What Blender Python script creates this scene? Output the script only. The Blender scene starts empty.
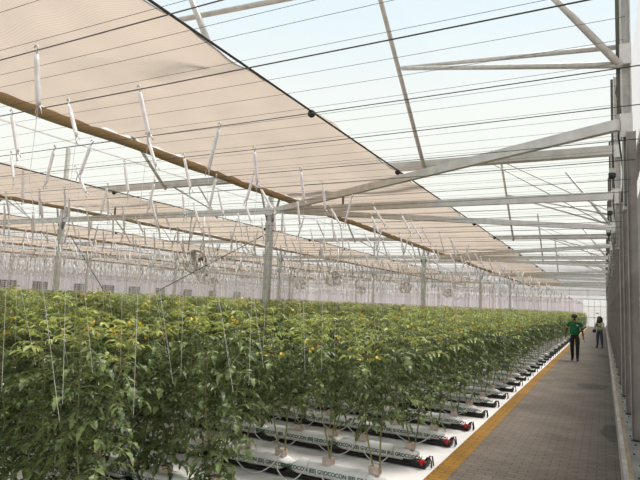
import bpy, math, random
import numpy as np
from mathutils import Vector, Matrix
random.seed(7); rng = np.random.default_rng(7)
S = bpy.context.scene
C = S.collection
PI = math.pi

# ------------------------------------------------------------------ words
ONES = 'zeroth first second third fourth fifth sixth seventh eighth ninth tenth eleventh twelfth thirteenth fourteenth fifteenth sixteenth seventeenth eighteenth nineteenth'.split()
TENS = {2: 'twent', 3: 'thirt', 4: 'fort', 5: 'fift', 6: 'sixt', 7: 'sevent', 8: 'eight', 9: 'ninet'}
def nth(n):
    if n < 20: return ONES[n]
    if n >= 100: return 'hundred and ' + nth(n - 100) if n > 100 else 'hundredth'
    t, o = divmod(n, 10)
    return TENS[t] + ('ieth' if o == 0 else 'y-' + ONES[o])

# ------------------------------------------------------------------ mesh builder
class MB:
    def __init__(s): s.v = []; s.f = []; s.m = []; s.sm = []
    def add(s, vs, fs, mi=0, smooth=False):
        o = len(s.v); s.v += [tuple(map(float, p)) for p in vs]
        for f in fs:
            s.f.append([o + i for i in f]); s.m.append(mi); s.sm.append(smooth)
    def box(s, x0, x1, y0, y1, z0, z1, mi=0, M=None):
        vs = [(x, y, z) for z in (z0, z1) for y in (y0, y1) for x in (x0, x1)]
        if M is not None: vs = [tuple(M @ Vector(p)) for p in vs]
        s.add(vs, [(0, 2, 3, 1), (4, 5, 7, 6), (0, 1, 5, 4), (2, 6, 7, 3), (0, 4, 6, 2), (1, 3, 7, 5)], mi)
    def cbox(s, x0, x1, y0, y1, z0, z1, c, mi=0):     # box with chamfered long (x) edges
        pr = [(y0 + c, z0), (y1 - c, z0), (y1, z0 + c), (y1, z1 - c), (y1 - c, z1), (y0 + c, z1), (y0, z1 - c), (y0, z0 + c)]
        vs = [(x0, a, b) for a, b in pr] + [(x1, a, b) for a, b in pr]
        s.add(vs, [(i, i + 8, (i + 1) % 8 + 8, (i + 1) % 8) for i in range(8)] + [tuple(range(8)), tuple(range(15, 7, -1))], mi)
    def tube(s, pts, r, n=8, mi=0, cap=True, smooth=True):
        pts = [Vector(p) for p in pts]; k = len(pts)
        rr = r if isinstance(r, (list, tuple)) else [r] * k
        vs = []; up = None
        for i, p in enumerate(pts):
            d = (pts[min(i + 1, k - 1)] - pts[max(i - 1, 0)]).normalized()
            if up is None: up = Vector((0, 0, 1)) if abs(d.z) < .9 else Vector((0, 1, 0))
            a = d.cross(up); 
            if a.length < 1e-4: a = d.cross(Vector((1, .3, 0)))
            a.normalize(); b = a.cross(d).normalized(); up = b
            for j in range(n):
                t = 2 * PI * j / n
                vs.append(p + (a * math.cos(t) + b * math.sin(t)) * rr[i])
        fs = [(i * n + j, i * n + (j + 1) % n, (i + 1) * n + (j + 1) % n, (i + 1) * n + j) for i in range(k - 1) for j in range(n)]
        s.add(vs, fs, mi, smooth)
        if cap and n > 2:
            o = len(s.v) - len(vs)
            s.f.append([o + j for j in range(n)][::-1]); s.m.append(mi); s.sm.append(False)
            s.f.append([o + (k - 1) * n + j for j in range(n)]); s.m.append(mi); s.sm.append(False)
    def bar(s, a, b, w, h, mi=0):                     # rectangular bar from a to b
        a = Vector(a); b = Vector(b); d = (b - a).normalized()
        u = d.cross(Vector((0, 0, 1))); u = u.normalized() if u.length > 1e-3 else Vector((1, 0, 0))
        t = u.cross(d).normalized()
        vs = [p + u * sx * w / 2 + t * sz * h / 2 for p in (a, b) for sx, sz in ((-1, -1), (1, -1), (1, 1), (-1, 1))]
        s.add(vs, [(0, 1, 2, 3), (7, 6, 5, 4), (0, 4, 5, 1), (1, 5, 6, 2), (2, 6, 7, 3), (3, 7, 4, 0)], mi)
    def lathe(s, prof, n=16, mi=0, M=None, smooth=True):
        vs = []
        for r, z in prof:
            for j in range(n):
                t = 2 * PI * j / n; p = Vector((r * math.cos(t), r * math.sin(t), z))
                vs.append(M @ p if M is not None else p)
        fs = [(i * n + j, i * n + (j + 1) % n, (i + 1) * n + (j + 1) % n, (i + 1) * n + j) for i in range(len(prof) - 1) for j in range(n)]
        s.add(vs, fs, mi, smooth)
    def mesh(s, name, mats):
        me = bpy.data.meshes.new(name)
        me.from_pydata(s.v, [], s.f)
        for m in (mats if isinstance(mats, (list, tuple)) else [mats]): me.materials.append(m)
        me.polygons.foreach_set('material_index', s.m); me.polygons.foreach_set('use_smooth', s.sm)
        me.update(); return me

def link(name, me, parent=None, loc=None):
    o = bpy.data.objects.new(name, me); C.objects.link(o)
    if parent: o.parent = parent
    if loc is not None: o.location = loc
    return o
def tag(o, label, cat, group=None, kind=None):
    o['label'] = label; o['category'] = cat
    if group: o['group'] = group
    if kind: o['kind'] = kind
    return o
def empty(name, label, cat, loc=(0, 0, 0), group=None, rz=0):
    o = bpy.data.objects.new(name, None); C.objects.link(o); o.location = loc; o.rotation_euler.z = rz
    o.empty_display_size = .1
    return tag(o, label, cat, group, 'thing')
def struct(name, mb, mats, label=None, cat='building'):
    o = link(name, mb.mesh(name, mats)); o['kind'] = 'structure'
    if label: o['label'] = label; o['category'] = cat
    return o
def dup(root, loc=None, label=None, group=None):
    r = root.copy(); C.objects.link(r)
    if loc is not None: r.location = loc
    if label: r['label'] = label
    if group: r['group'] = group
    for ch in root.children:
        c = ch.copy(); C.objects.link(c); c.parent = r
        for g in ch.children:
            d = g.copy(); C.objects.link(d); d.parent = c
    return r

# ------------------------------------------------------------------ materials
def newmat(name):
    m = bpy.data.materials.new(name); m.use_nodes = True
    nt = m.node_tree; nt.nodes.clear(); out = nt.nodes.new('ShaderNodeOutputMaterial')
    return m, nt, out
def N(nt, t, **kw):
    n = nt.nodes.new(t)
    for k, v in kw.items():
        if k in n.inputs: n.inputs[k].default_value = v
        else: setattr(n, k, v)
    return n
def rgba(c): return (c[0], c[1], c[2], 1)
def srgb(r, g, b):
    f = lambda c: (c / 255 / 12.92) if c <= 10 else ((c / 255 + .055) / 1.055) ** 2.4
    return (f(r), f(g), f(b))
def noise_color(nt, c1, c2, scale, detail=3, coord='Object', lo=.35, hi=.65):
    tc = N(nt, 'ShaderNodeTexCoord'); nz = N(nt, 'ShaderNodeTexNoise'); nz.inputs['Scale'].default_value = scale; nz.inputs['Detail'].default_value = detail
    nt.links.new(tc.outputs[coord], nz.inputs['Vector'])
    r = N(nt, 'ShaderNodeValToRGB'); e = r.color_ramp.elements
    e[0].position = lo; e[0].color = rgba(c1); e[1].position = hi; e[1].color = rgba(c2)
    nt.links.new(nz.outputs['Fac'], r.inputs['Fac']); return r.outputs['Color']
def mat(name, c, rough=.6, metal=0, c2=None, scale=6, bump=0):
    m, nt, out = newmat(name); b = N(nt, 'ShaderNodeBsdfPrincipled')
    b.inputs['Roughness'].default_value = rough; b.inputs['Metallic'].default_value = metal
    if c2 is None: c2 = tuple(x * .85 for x in c)
    nt.links.new(noise_color(nt, c2, c, scale), b.inputs['Base Color'])
    if bump:
        tc = N(nt, 'ShaderNodeTexCoord'); nz = N(nt, 'ShaderNodeTexNoise'); nz.inputs['Scale'].default_value = scale * 3
        bp = N(nt, 'ShaderNodeBump'); bp.inputs['Strength'].default_value = bump; bp.inputs['Distance'].default_value = .01
        nt.links.new(tc.outputs['Object'], nz.inputs['Vector']); nt.links.new(nz.outputs['Fac'], bp.inputs['Height']); nt.links.new(bp.outputs['Normal'], b.inputs['Normal'])
    nt.links.new(b.outputs[0], out.inputs[0]); return m
def leafmat(name, c1, c2, tl, amount=.3):
    m, nt, out = newmat(name); b = N(nt, 'ShaderNodeBsdfPrincipled'); b.inputs['Roughness'].default_value = .42
    b.inputs['Specular IOR Level'].default_value = .4
    col = noise_color(nt, c1, c2, 11, 2, 'Object', .38, .64)
    nt.links.new(col, b.inputs['Base Color'])
    t = N(nt, 'ShaderNodeBsdfTranslucent'); t.inputs['Color'].default_value = rgba(tl)
    mx = N(nt, 'ShaderNodeMixShader'); mx.inputs[0].default_value = amount
    nt.links.new(b.outputs[0], mx.inputs[1]); nt.links.new(t.outputs[0], mx.inputs[2]); nt.links.new(mx.outputs[0], out.inputs[0]); return m
def film(name, tint, clear, body=(.9, .9, .88)):
    m, nt, out = newmat(name)
    tr = N(nt, 'ShaderNodeBsdfTransparent'); tr.inputs['Color'].default_value = rgba(tint)
    tl = N(nt, 'ShaderNodeBsdfTranslucent'); tl.inputs['Color'].default_value = rgba(body)
    df = N(nt, 'ShaderNodeBsdfDiffuse'); df.inputs['Color'].default_value = rgba(body)
    m1 = N(nt, 'ShaderNodeMixShader'); m1.inputs[0].default_value = .35
    m2 = N(nt, 'ShaderNodeMixShader'); m2.inputs[0].default_value = clear
    nt.links.new(tl.outputs[0], m1.inputs[1]); nt.links.new(df.outputs[0], m1.inputs[2])
    nt.links.new(m1.outputs[0], m2.inputs[1]); nt.links.new(tr.outputs[0], m2.inputs[2]); nt.links.new(m2.outputs[0], out.inputs[0]); return m
def fabric(name, c1, c2, tl, mix, weave=True):
    m, nt, out = newmat(name)
    tc = N(nt, 'ShaderNodeTexCoord')
    wv = N(nt, 'ShaderNodeTexWave'); wv.bands_direction = 'Y'; wv.inputs['Scale'].default_value = 9; wv.inputs['Distortion'].default_value = .4
    nt.links.new(tc.outputs['Object'], wv.inputs['Vector'])
    r = N(nt, 'ShaderNodeValToRGB'); r.color_ramp.elements[0].color = rgba(c1); r.color_ramp.elements[1].color = rgba(c2)
    nt.links.new(wv.outputs['Fac'], r.inputs['Fac'])
    d = N(nt, 'ShaderNodeBsdfDiffuse'); t = N(nt, 'ShaderNodeBsdfTranslucent')
    nt.links.new(r.outputs['Color'], d.inputs['Color'])
    mt = N(nt, 'ShaderNodeMix', data_type='RGBA'); mt.blend_type = 'MULTIPLY'; mt.inputs['Factor'].default_value = 1
    nt.links.new(r.outputs['Color'], mt.inputs[6]); mt.inputs[7].default_value = rgba(tl); nt.links.new(mt.outputs[2], t.inputs['Color'])
    mx = N(nt, 'ShaderNodeMixShader'); mx.inputs[0].default_value = mix
    nt.links.new(d.outputs[0], mx.inputs[1]); nt.links.new(t.outputs[0], mx.inputs[2])
    nt.links.new(mx.outputs[0], out.inputs[0]); return m
def paver_mat(name, c1, c2, mortar, stains=()):
    m, nt, out = newmat(name); b = N(nt, 'ShaderNodeBsdfPrincipled'); b.inputs['Roughness'].default_value = .75
    tc = N(nt, 'ShaderNodeTexCoord')
    br = N(nt, 'ShaderNodeTexBrick'); br.offset = .5
    br.inputs['Scale'].default_value = 1; br.inputs['Brick Width'].default_value = .2; br.inputs['Row Height'].default_value = .1
    br.inputs['Mortar Size'].default_value = .006; br.inputs['Mortar Smooth'].default_value = .3
    br.inputs['Color1'].default_value = rgba(c1); br.inputs['Color2'].default_value = rgba(c2); br.inputs['Mortar'].default_value = rgba(mortar)
    nt.links.new(tc.outputs['Object'], br.inputs['Vector'])
    nz = N(nt, 'ShaderNodeTexNoise'); nz.inputs['Scale'].default_value = 1.3; nz.inputs['Detail'].default_value = 5
    nt.links.new(tc.outputs['Object'], nz.inputs['Vector'])
    rp = N(nt, 'ShaderNodeValToRGB'); rp.color_ramp.elements[0].color = (.72, .71, .7, 1); rp.color_ramp.elements[1].color = (1.1, 1.1, 1.1, 1)
    rp.color_ramp.elements[0].position = .3; rp.color_ramp.elements[1].position = .7
    nt.links.new(nz.outputs['Fac'], rp.inputs['Fac'])
    mu = N(nt, 'ShaderNodeMix', data_type='RGBA'); mu.blend_type = 'MULTIPLY'; mu.inputs['Factor'].default_value = 1
    nt.links.new(br.outputs['Color'], mu.inputs[6]); nt.links.new(rp.outputs['Color'], mu.inputs[7])
    col = mu.outputs[2]; rough = None
    for (sx, sy, rx, ry) in stains:                  # spilt-water stains with a shape of their own
        mp = N(nt, 'ShaderNodeMapping'); mp.inputs['Location'].default_value = (-sx / rx, -sy / ry, 0); mp.inputs['Scale'].default_value = (1 / rx, 1 / ry, 0)
        ad = N(nt, 'ShaderNodeVectorMath', operation='MULTIPLY_ADD')
        n2 = N(nt, 'ShaderNodeTexNoise'); n2.inputs['Scale'].default_value = 2.5
        nt.links.new(tc.outputs['Object'], n2.inputs['Vector'])
        nt.links.new(tc.outputs['Object'], mp.inputs['Vector'])
        nt.links.new(n2.outputs['Color'], ad.inputs[0]); ad.inputs[1].default_value = (.9, .9, 0); nt.links.new(mp.outputs[0], ad.inputs[2])
        s2 = N(nt, 'ShaderNodeVectorMath', operation='SUBTRACT'); nt.links.new(ad.outputs[0], s2.inputs[0]); s2.inputs[1].default_value = (.45, .45, 0)
        ln = N(nt, 'ShaderNodeVectorMath', operation='LENGTH'); nt.links.new(s2.outputs[0], ln.inputs[0])
        r2 = N(nt, 'ShaderNodeValToRGB'); r2.color_ramp.elements[0].position = .8; r2.color_ramp.elements[1].position = 1.0
        r2.color_ramp.elements[0].color = (.5, .48, .46, 1); r2.color_ramp.elements[1].color = (1, 1, 1, 1)
        nt.links.new(ln.outputs['Value'], r2.inputs['Fac'])
        m2 = N(nt, 'ShaderNodeMix', data_type='RGBA'); m2.blend_type = 'MULTIPLY'; m2.inputs['Factor'].default_value = 1
        nt.links.new(col, m2.inputs[6]); nt.links.new(r2.outputs['Color'], m2.inputs[7]); col = m2.outputs[2]
    nt.links.new(col, b.inputs['Base Color'])
    bp = N(nt, 'ShaderNodeBump'); bp.inputs['Strength'].default_value = .5; bp.inputs['Distance'].default_value = .01; bp.invert = True
    nt.links.new(br.outputs['Fac'], bp.inputs['Height']); nt.links.new(bp.outputs['Normal'], b.inputs['Normal'])
    nt.links.new(b.outputs[0], out.inputs[0]); return m

M = {}
M['galv'] = mat('galvanised_steel', (.60, .57, .53), .5, .35, (.48, .46, .43), 8)
M['alu'] = mat('aluminium', (.72, .68, .64), .45, .3, (.6, .57, .54), 5)
M['steeldark'] = mat('weathered_steel', (.44, .395, .365), .55, .05, (.33, .29, .265), 4)
M['clad'] = mat('wall_cladding', (.46, .42, .40), .6, .1, (.38, .34, .325), 3)
M['hanger'] = mat('dull_steel_rod', (.30, .28, .25), .55, .2)
M['chord'] = mat('weathered_chord', (.58, .53, .48), .55, .15, (.46, .42, .38), 4)
M['olive'] = mat('olive_seal_strip', (.12, .105, .07), .6)
M['whiteframe'] = mat('white_frame', (.8, .79, .77), .5)
M['dark'] = mat('dark_steel', (.05, .045, .04), .5, .3)
M['wire'] = mat('steel_wire', (.10, .095, .09), .5, .4)
M['black'] = mat('black_plastic', (.012, .012, .012), .5)
M['white'] = mat('white_plastic', (.82, .80, .79), .5)
M['bag'] = mat('white_bag_film', (.86, .85, .83), .35, 0, (.76, .75, .73), 7, .3)
M['print'] = mat('green_print', (.03, .12, .075), .5)
M['sheet'] = mat('ground_cover', (.70, .675, .66), .8, 0, (.58, .555, .54), 1.5, .1)
M['concrete'] = mat('pale_concrete', (.62, .56, .49), .85, 0, (.45, .40, .35), 3, .2)
M['timber'] = mat('tan_board', (.46, .33, .21), .7, 0, (.34, .24, .15), 2)
M['sill'] = mat('grey_sill_plate', (.34, .32, .29), .75, 0, (.24, .225, .2), 2.5)
M['red'] = mat('red_plastic', (.55, .015, .02), .4)
M['orange'] = mat('orange_plastic', (.75, .28, .04), .5)
M['rust'] = mat('rusty_pipe', (.30, .14, .06), .7)
M['twine'] = leafmat('white_twine', (.74, .68, .67), (.95, .93, .92), (.92, .89, .88), .35)
M['cube'] = mat('coir_cube', (.66, .56, .49), .8, 0, (.46, .37, .30), 14)
M['pinkwall'] = film('pale_pink_panel', (.9, .85, .89), .14, (.9, .85, .89))
M['fanface'] = mat('fan_louvre', (.42, .40, .43), .6)
M['leaf'] = leafmat('tomato_leaf', (.028, .050, .014), (.185, .23, .082), (.18, .24, .06), .18)
M['young'] = leafmat('young_tomato_leaf', (.15, .20, .045), (.37, .40, .115), (.40, .45, .10), .3)
M['stem'] = mat('tomato_stem', (.27, .27, .12), .6, 0, (.17, .19, .08), 8)
M['flower'] = mat('yellow_petals', (.80, .56, .04), .5)
M['glass'] = film('roof_film', (.985, .99, .99), .955)
M['wallfilm'] = film('wall_film', (.93, .92, .92), .45, (.85, .82, .83))
M['doorfilm'] = film('white_door_panel', (.97, .97, .97), .55, (.92, .92, .92))
M['screen'] = fabric('screen_fabric', (.575, .485, .415), (.64, .55, .475), (.90, .87, .85), .50)
M['bundle'] = fabric('folded_screen', (.46, .34, .20), (.58, .45, .30), (.9, .85, .75), .3)
M['yellow'] = paver_mat('yellow_pavers', srgb(146, 103, 6), srgb(134, 94, 5), srgb(96, 66, 8))
M['paver'] = paver_mat('grey_pavers', srgb(114, 102, 89), srgb(102, 91, 79), srgb(76, 67, 58), ((.08, 9.9, .16, .75), (-.28, 15.6, .42, .6), (-.05, 26.5, .3, .7)))
M['fanbody'] = mat('fan_drum', (.62, .56, .48), .5, .1)

# ------------------------------------------------------------------ camera, light, world
def make_camera():
    f = 550.; v1 = np.array([604 - 320, -(312 - 240), -f]); v1 /= np.linalg.norm(v1)
    v2 = np.array([-750 - 320, -(255 - 240), -f]); v2 -= v1 * (v1 @ v2); v2 /= np.linalg.norm(v2)
    X, Y = -v2, v1; Z = np.cross(X, Y)
    cam = bpy.data.cameras.new('camera'); o = bpy.data.objects.new('camera', cam); C.objects.link(o)
    cam.sensor_width = 36; cam.lens = f / 640 * 36; cam.clip_end = 500
    o.matrix_world = Matrix.Translation((0, 0, 1.85)) @ Matrix((X, Y, Z)).to_4x4()
    S.camera = o
make_camera()
w = bpy.data.worlds.new('sky'); S.world = w; w.use_nodes = True; nt = w.node_tree
bg = nt.nodes['Background']
tc = N(nt, 'ShaderNodeTexCoord'); sx = N(nt, 'ShaderNodeSeparateXYZ'); nt.links.new(tc.outputs['Generated'], sx.inputs[0])
rp = N(nt, 'ShaderNodeValToRGB'); nt.links.new(sx.outputs['Z'], rp.inputs['Fac'])
els = rp.color_ramp.elements
els[0].position = 0; els[0].color = (.75, .70, .62, 1)
els[1].position = 1; els[1].color = (.66, .84, 1.0, 1)
for p, c in ((.02, (1.10, 1.09, 1.02)), (.20, (1.04, 1.06, .97)), (.33, (1.01, 1.05, 1.01)), (.48, (.88, 1.01, 1.07))):
    e = els.new(p); e.color = rgba(c)
nt.links.new(rp.outputs['Color'], bg.inputs['Color']); bg.inputs['Strength'].default_value = .62
sun = bpy.data.lights.new('sun', 'SUN'); so = bpy.data.objects.new('sun', sun); C.objects.link(so)
sun.energy = 4.2; sun.angle = math.radians(25); sun.color = (1, .95, .88)
so.rotation_euler = (math.radians(-14), math.radians(16), 0)
S.view_settings.view_transform = 'Standard'; S.view_settings.look = 'None'; S.view_settings.gamma = 1
S.view_settings.exposure = 0.55; S.view_settings.use_curve_mapping = False

# ------------------------------------------------------------------ layout numbers
BAY = 8.4; XW = .30; YEND = 73.; XL = XW - 5 * BAY       # bays of 8.4 m from the right wall
POSTX = [-8.35 - BAY * k for k in range(4)]
POSTX[1] -= .35
FRAMEY = [-2, 13, 28, 43, 58]
ROW0 = 5.30; PITCH = 1.125
ROWK = list(range(-3, 60))
ROWY = {k: ROW0 + PITCH * k for k in ROWK}
ROWSTART = {-3: -3.9, -2: -3.3, -1: -3.05}
GUT_X = -1.83
TIE = 4.3; CHORD = 5.28; EAVE = 7.0; RIDGE = 8.35; WIREZ = 2.88; SCRZ = 4.62

# ------------------------------------------------------------------ setting
b = MB(); b.box(XL - .1, -1.72, -2, YEND, -.1, 0); struct('floor', b, M['sheet'], 'white ground cover sheet under the crop rows', 'floor')
b = MB(); b.box(-1.52, .15, -2, YEND, -.1, 0.002); struct('floor_path', b, M['paver'], 'grey brick paved walkway beside the right wall', 'path')
b = MB(); b.box(-1.73, -1.52, -2, YEND, -.1, .004); struct('trim_1', b, M['yellow'], 'mustard yellow painted paver strip edging the path', 'edging')
b = MB(); b.box(.15, .2, -2, YEND, -.1, .29); struct('baseboard_right', b, M['concrete'], 'pale concrete curb along the right wall', 'curb')
b = MB(); b.box(.195, .235, -2, YEND, .0, .305); struct('trim_2', b, M['timber'], 'tan strip on top of the right curb', 'trim')
b = MB(); b.box(.235, .62, -2, YEND, .0, .30)
for i in range(90):
    y = 2.2 + i * .5
    b.lathe([(.001, .316), (.011, .314), (.011, .29)], 6, 1, Matrix.Translation((.275 + .035 * (i % 2), y, 0)))
struct('trim_3', b, [M['sill'], M['dark']], 'grey bolted sill plate under the wall studs', 'sill')
# right wall cladding (behind the studs)
b = MB()
b.box(.56, .60, -2, YEND, .3, 3.9)
n = 250
vs = []; fs = []
struct('wall_right', b, M['clad'], 'grey sheet cladding behind the wall studs', 'wall')
b = MB()
pts = [(.56 + (.02 if (i // 2) % 2 else 0), -2 + i * .15) for i in range(501)]
vs = [(x, y, z) for x, y in pts for z in (3.9, EAVE)]
fs = [(2 * i, 2 * i + 2, 2 * i + 3, 2 * i + 1) for i in range(500)]
b.add(vs, fs); struct('wall_right_upper', b, M['wallfilm'], 'translucent ribbed sheet above the wall studs', 'wall')
# end wall: pink lower band with translucent film above
b = MB(); b.box(XL, -2.25, YEND, YEND + .06, 0, 3.3); struct('wall_back', b, M['pinkwall'], 'pale pink lower end wall', 'wall')
b = MB(); b.box(XL, XW + .3, YEND, YEND + .02, 3.3, EAVE); struct('wall_back_upper', b, M['wallfilm'], 'translucent film end wall above the pink band', 'wall')
b = MB(); b.box(XL - .06, XL, -2, YEND, 0, 3.3); struct('wall_left', b, M['pinkwall'], 'pale pink lower wall across the far side', 'wall')
b = MB(); b.box(XL - .02, XL, -2, YEND, 3.3, EAVE); struct('wall_left_upper', b, M['wallfilm'], 'translucent film wall above the pink far side wall', 'wall')
b = MB()
for z in (3.3, 4.3, 5.3): b.box(XL, XW, YEND - .08, YEND - .02, z - .04, z + .04)
for i in range(22): b.box(XL + 2 * i, XL + 2 * i + .05, YEND - .08, YEND - .02, 0 if XL + 2 * i < -2.3 else 3.35, EAVE)
struct('wall_back_framing', b, M['alu'], 'pale metal framing of the end wall', 'wall')
b = MB()
for z in (3.3, 4.3, 5.3): b.box(XL + .02, XL + .08, -2, YEND, z - .04, z + .04)
for i in range(19): b.box(XL + .02, XL + .08, 4 * i - .5, 4 * i - .44, 0, EAVE)
struct('wall_left_framing', b, M['alu'], 'pale metal framing of the far side wall', 'wall')
# door at the end of the path: four white leaves with a fanlight strip over them
b = MB(); b.box(-2.25, .3, YEND, YEND + .04, 0, 3.3)
d = struct('door_1', b, M['doorfilm'], 'white panelled door wall closing the end of the path', 'door')
b = MB()
for x in (-2.25, -1.62, -1.0, -.38, .24): b.box(x - .02, x + .02, YEND - .06, YEND, 0, 3.3)
for z in (.06, 1.15, 2.45, 3.28): b.box(-2.25, .27, YEND - .06, YEND, z - .03, z + .03)
link('door_frame', b.mesh('door_frame', M['whiteframe']), d)
b = MB(); b.box(-.86, -.55, YEND - .03, YEND - .01, 1.6, 1.72)
o = link('door_plate', b.mesh('door_plate', M['fanface']), d)
b = MB(); b.box(-1.08, -1.05, YEND - .12, YEND - .06, 1.0, 1.25); link('door_handle', b.mesh('door_handle', M['dark']), d)
# roof: a gable of film per bay with slim bars
for k in range(5):
    xr = XW - BAY * k; xm = xr - BAY / 2; xl = xr - BAY
    b = MB(); b.add([(xr, -6, EAVE), (xr, YEND, EAVE), (xm, YEND, RIDGE), (xm, -6, RIDGE), (xl, YEND, EAVE), (xl, -6, EAVE)], [(0, 1, 2, 3), (3, 2, 4, 5)])
    o = struct('ceiling' if k == 0 else 'ceiling_%d' % (k + 1), b, M['glass'], 'clear film roof over the %s bay from the path' % nth(k + 1), 'roof')
    b = MB()
    b.bar((xl, -6, EAVE - .02), (xl, YEND, EAVE - .02), .05, .04)
    link('roof_bars', b.mesh('roof_bars', M['alu']), o)

# ------------------------------------------------------------------ posts
def post_meshes():
    s = MB(); s.box(-.095, .005, -.06, .06, 0, 3.85); s.box(.005, .02, -.045, .045, 0, 3.85); s.box(.02, .10, -.06, .06, 0, 3.85); s.box(-.06, .06, -.055, .055, 3.85, EAVE - .1)
    base = MB(); base.box(-.15, .15, -.15, .15, 0, .02)
    for a in (-1, 1):
        for c in (-1, 1): base.lathe([(.012, .05), (.012, .0)], 6, 0, Matrix.Translation((a * .11, c * .11, 0)))
    br = MB(); br.tube([(.07, 0, 3.95), (.2, 0, 4.35), (.42, 0, CHORD - .1)], .036, 6)
    bl = MB(); bl.tube([(-.07, 0, 3.95), (-.2, 0, 4.35), (-.42, 0, CHORD - .1)], .036, 6)
    cl = MB(); cl.box(-.1, .1, -.08, .08, TIE - .14, TIE + .14); c2 = MB(); c2.box(-.11, .11, -.075, .075, 3.80, 3.96)
    return [('shaft', s, 'galv'), ('base_plate', base, 'galv'), ('brace', br, 'hanger'), ('brace', bl, 'hanger'), ('bracket', cl, 'alu'), ('collar', c2, 'galv')]
post0 = None
for r, px in enumerate(POSTX):
    for i, py in enumerate(FRAMEY):
        if py < 5: continue
        lab = 'grey steel post, %s from the camera, %s post line from the path' % (nth(i), nth(r + 1))
        if post0 is None:
            post0 = empty('support_post', lab, 'post', (px, py, 0), 'steel posts in the crop')
            for nm, mb, mm in post_meshes(): link(nm, mb.mesh(nm, M[mm]), post0)
        else: dup(post0, (px, py, 0), lab)
b = MB(); b.box(-8.44, -8.26, 12.92, 12.935, 1.44, 1.52)
tag(link('row_tag', b.mesh('row_tag', M['orange'])), 'small orange tag stuck on the first post of the nearest post line', 'tag')

# ------------------------------------------------------------------ wall studs and wall columns on the right
s = MB()
s.box(-.02, .02, 0, .004, 0, 1); s = MB()
s.box(0, .11, -.004, .004, .0, 3.9); s.box(0, .008, -.05, .05, 0, 3.9); s.box(.102, .11, -.05, .05, 0, 3.9)
foot = MB(); foot.box(-.01, .13, -.07, .07, 0, .012); foot.lathe([(.014, .05), (.014, 0)], 6, 0, Matrix.Translation((.03, .055, 0))); foot.lathe([(.014, .05), (.014, 0)], 6, 0, Matrix.Translation((.12, .055, 0)))
st0 = None
for i in range(32):
    y = 8.0 + 2.0 * i
    lab = 'grey upright wall stud on the sill, %s from the camera' % nth(i + 1)
    if st0 is None:
        st0 = empty('wall_stud', lab, 'stud', (.285, y, .30), 'upright studs of the right wall')
        link('upright', s.mesh('upright', M['steeldark']), st0); link('foot_plate', foot.mesh('foot_plate', M['dark']), st0)
    else: dup(st0, (.285, y, .30), lab)
tag(link('wall_rail', (lambda q: (q.box(.41, .5, -2, YEND - .1, 3.95, 4.05), q)[1])(MB()).mesh('wall_rail', M['galv'])), 'long grey rail across the tops of the wall studs', 'rail', None, 'thing')
col = MB(); col.box(-.02, .02, -.09, .09, 0, 1); col = MB()
col.box(.0, .06, -.02, .02, .30, 3.2); col.box(-.06, .06, -.09, .09, 3.18, 3.22); col.box(-.05, .05, -.01, .01, 3.2, EAVE - .05); col.box(-.06, -.045, -.09, .09, 3.2, EAVE - .05); col.box(.045, .06, -.09, .09, 3.2, EAVE - .05)
gus = MB(); gus.box(-.075, .065, -.1, .1, TIE - .16, TIE + .16); gu2 = MB(); gu2.box(-.075, .065, -.1, .1, CHORD - .14, CHORD + .14); olv = MB(); olv.box(-.115, -.066, -.03, .03, TIE + .2, EAVE - .1)
arm = MB(); arm.bar((-.04, .02, TIE - .12), (.05, .7, TIE - .9), .035, .035)
cab = MB(); cab.tube([(-.07, .06, 5.2), (-.12, .03, 4.8), (-.06, .02, 4.5), (-.1, .05, 4.2), (-.05, .04, 3.7), (-.07, .05, 3.3)], .012, 5)
c0 = None
for i in range(18):
    y = 3 + 5 * i
    if y > 72: break
    lab = 'grey wall column carrying a tie beam, %s from the camera' % nth(i + 1)
    if c0 is None:
        c0 = empty('wall_column', lab, 'column', (.30, y + .12, 0), 'columns of the right wall')
        link('upright', col.mesh('upright', M['galv']), c0); link('gusset', gus.mesh('gusset', M['alu']), c0); link('gusset', gu2.mesh('gusset', M['alu']), c0); link('seal_strip', olv.mesh('seal_strip', M['olive']), c0)['label'] = 'dark olive strip'; link('arm', arm.mesh('arm', M['alu']), c0); link('cable', cab.mesh('cable', M['dark']), c0)
    else: dup(c0, (.30, y + .12, 0), lab)
# rusty pipe between the studs
b = MB(); b.tube([(.36, 9.0, .3), (.36, 9.0, 3.9)], .02, 8); tag(link('riser_pipe', b.mesh('riser_pipe', M['rust'])), 'thin rust brown pipe rising between two wall studs', 'pipe')
# winch motors under the gusset plates
mt = MB(); Rx = Matrix.Rotation(PI / 2, 4, 'Y')
mt.lathe([(.001, -.07), (.06, -.07), (.07, -.05), (.07, .05), (.06, .07), (.001, .07)], 14, 0, Rx)
mtb = MB(); mtb.box(-.05, .05, -.03, .03, .06, .16)
m0 = None
for i, y in enumerate((13.0, 18.0, 23.0)):
    lab = 'black round winch drum on the wall column, %s from the camera' % nth(i + 1)
    if m0 is None:
        m0 = empty('winch_drum', lab, 'winch', (.19, y + .07, 4.75), 'winch drums on the wall columns'); link('drum', mt.mesh('drum', M['black']), m0); link('bracket', mtb.mesh('bracket', M['galv']), m0)
    else: dup(m0, (.19, y + .07, 4.75), lab)

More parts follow.
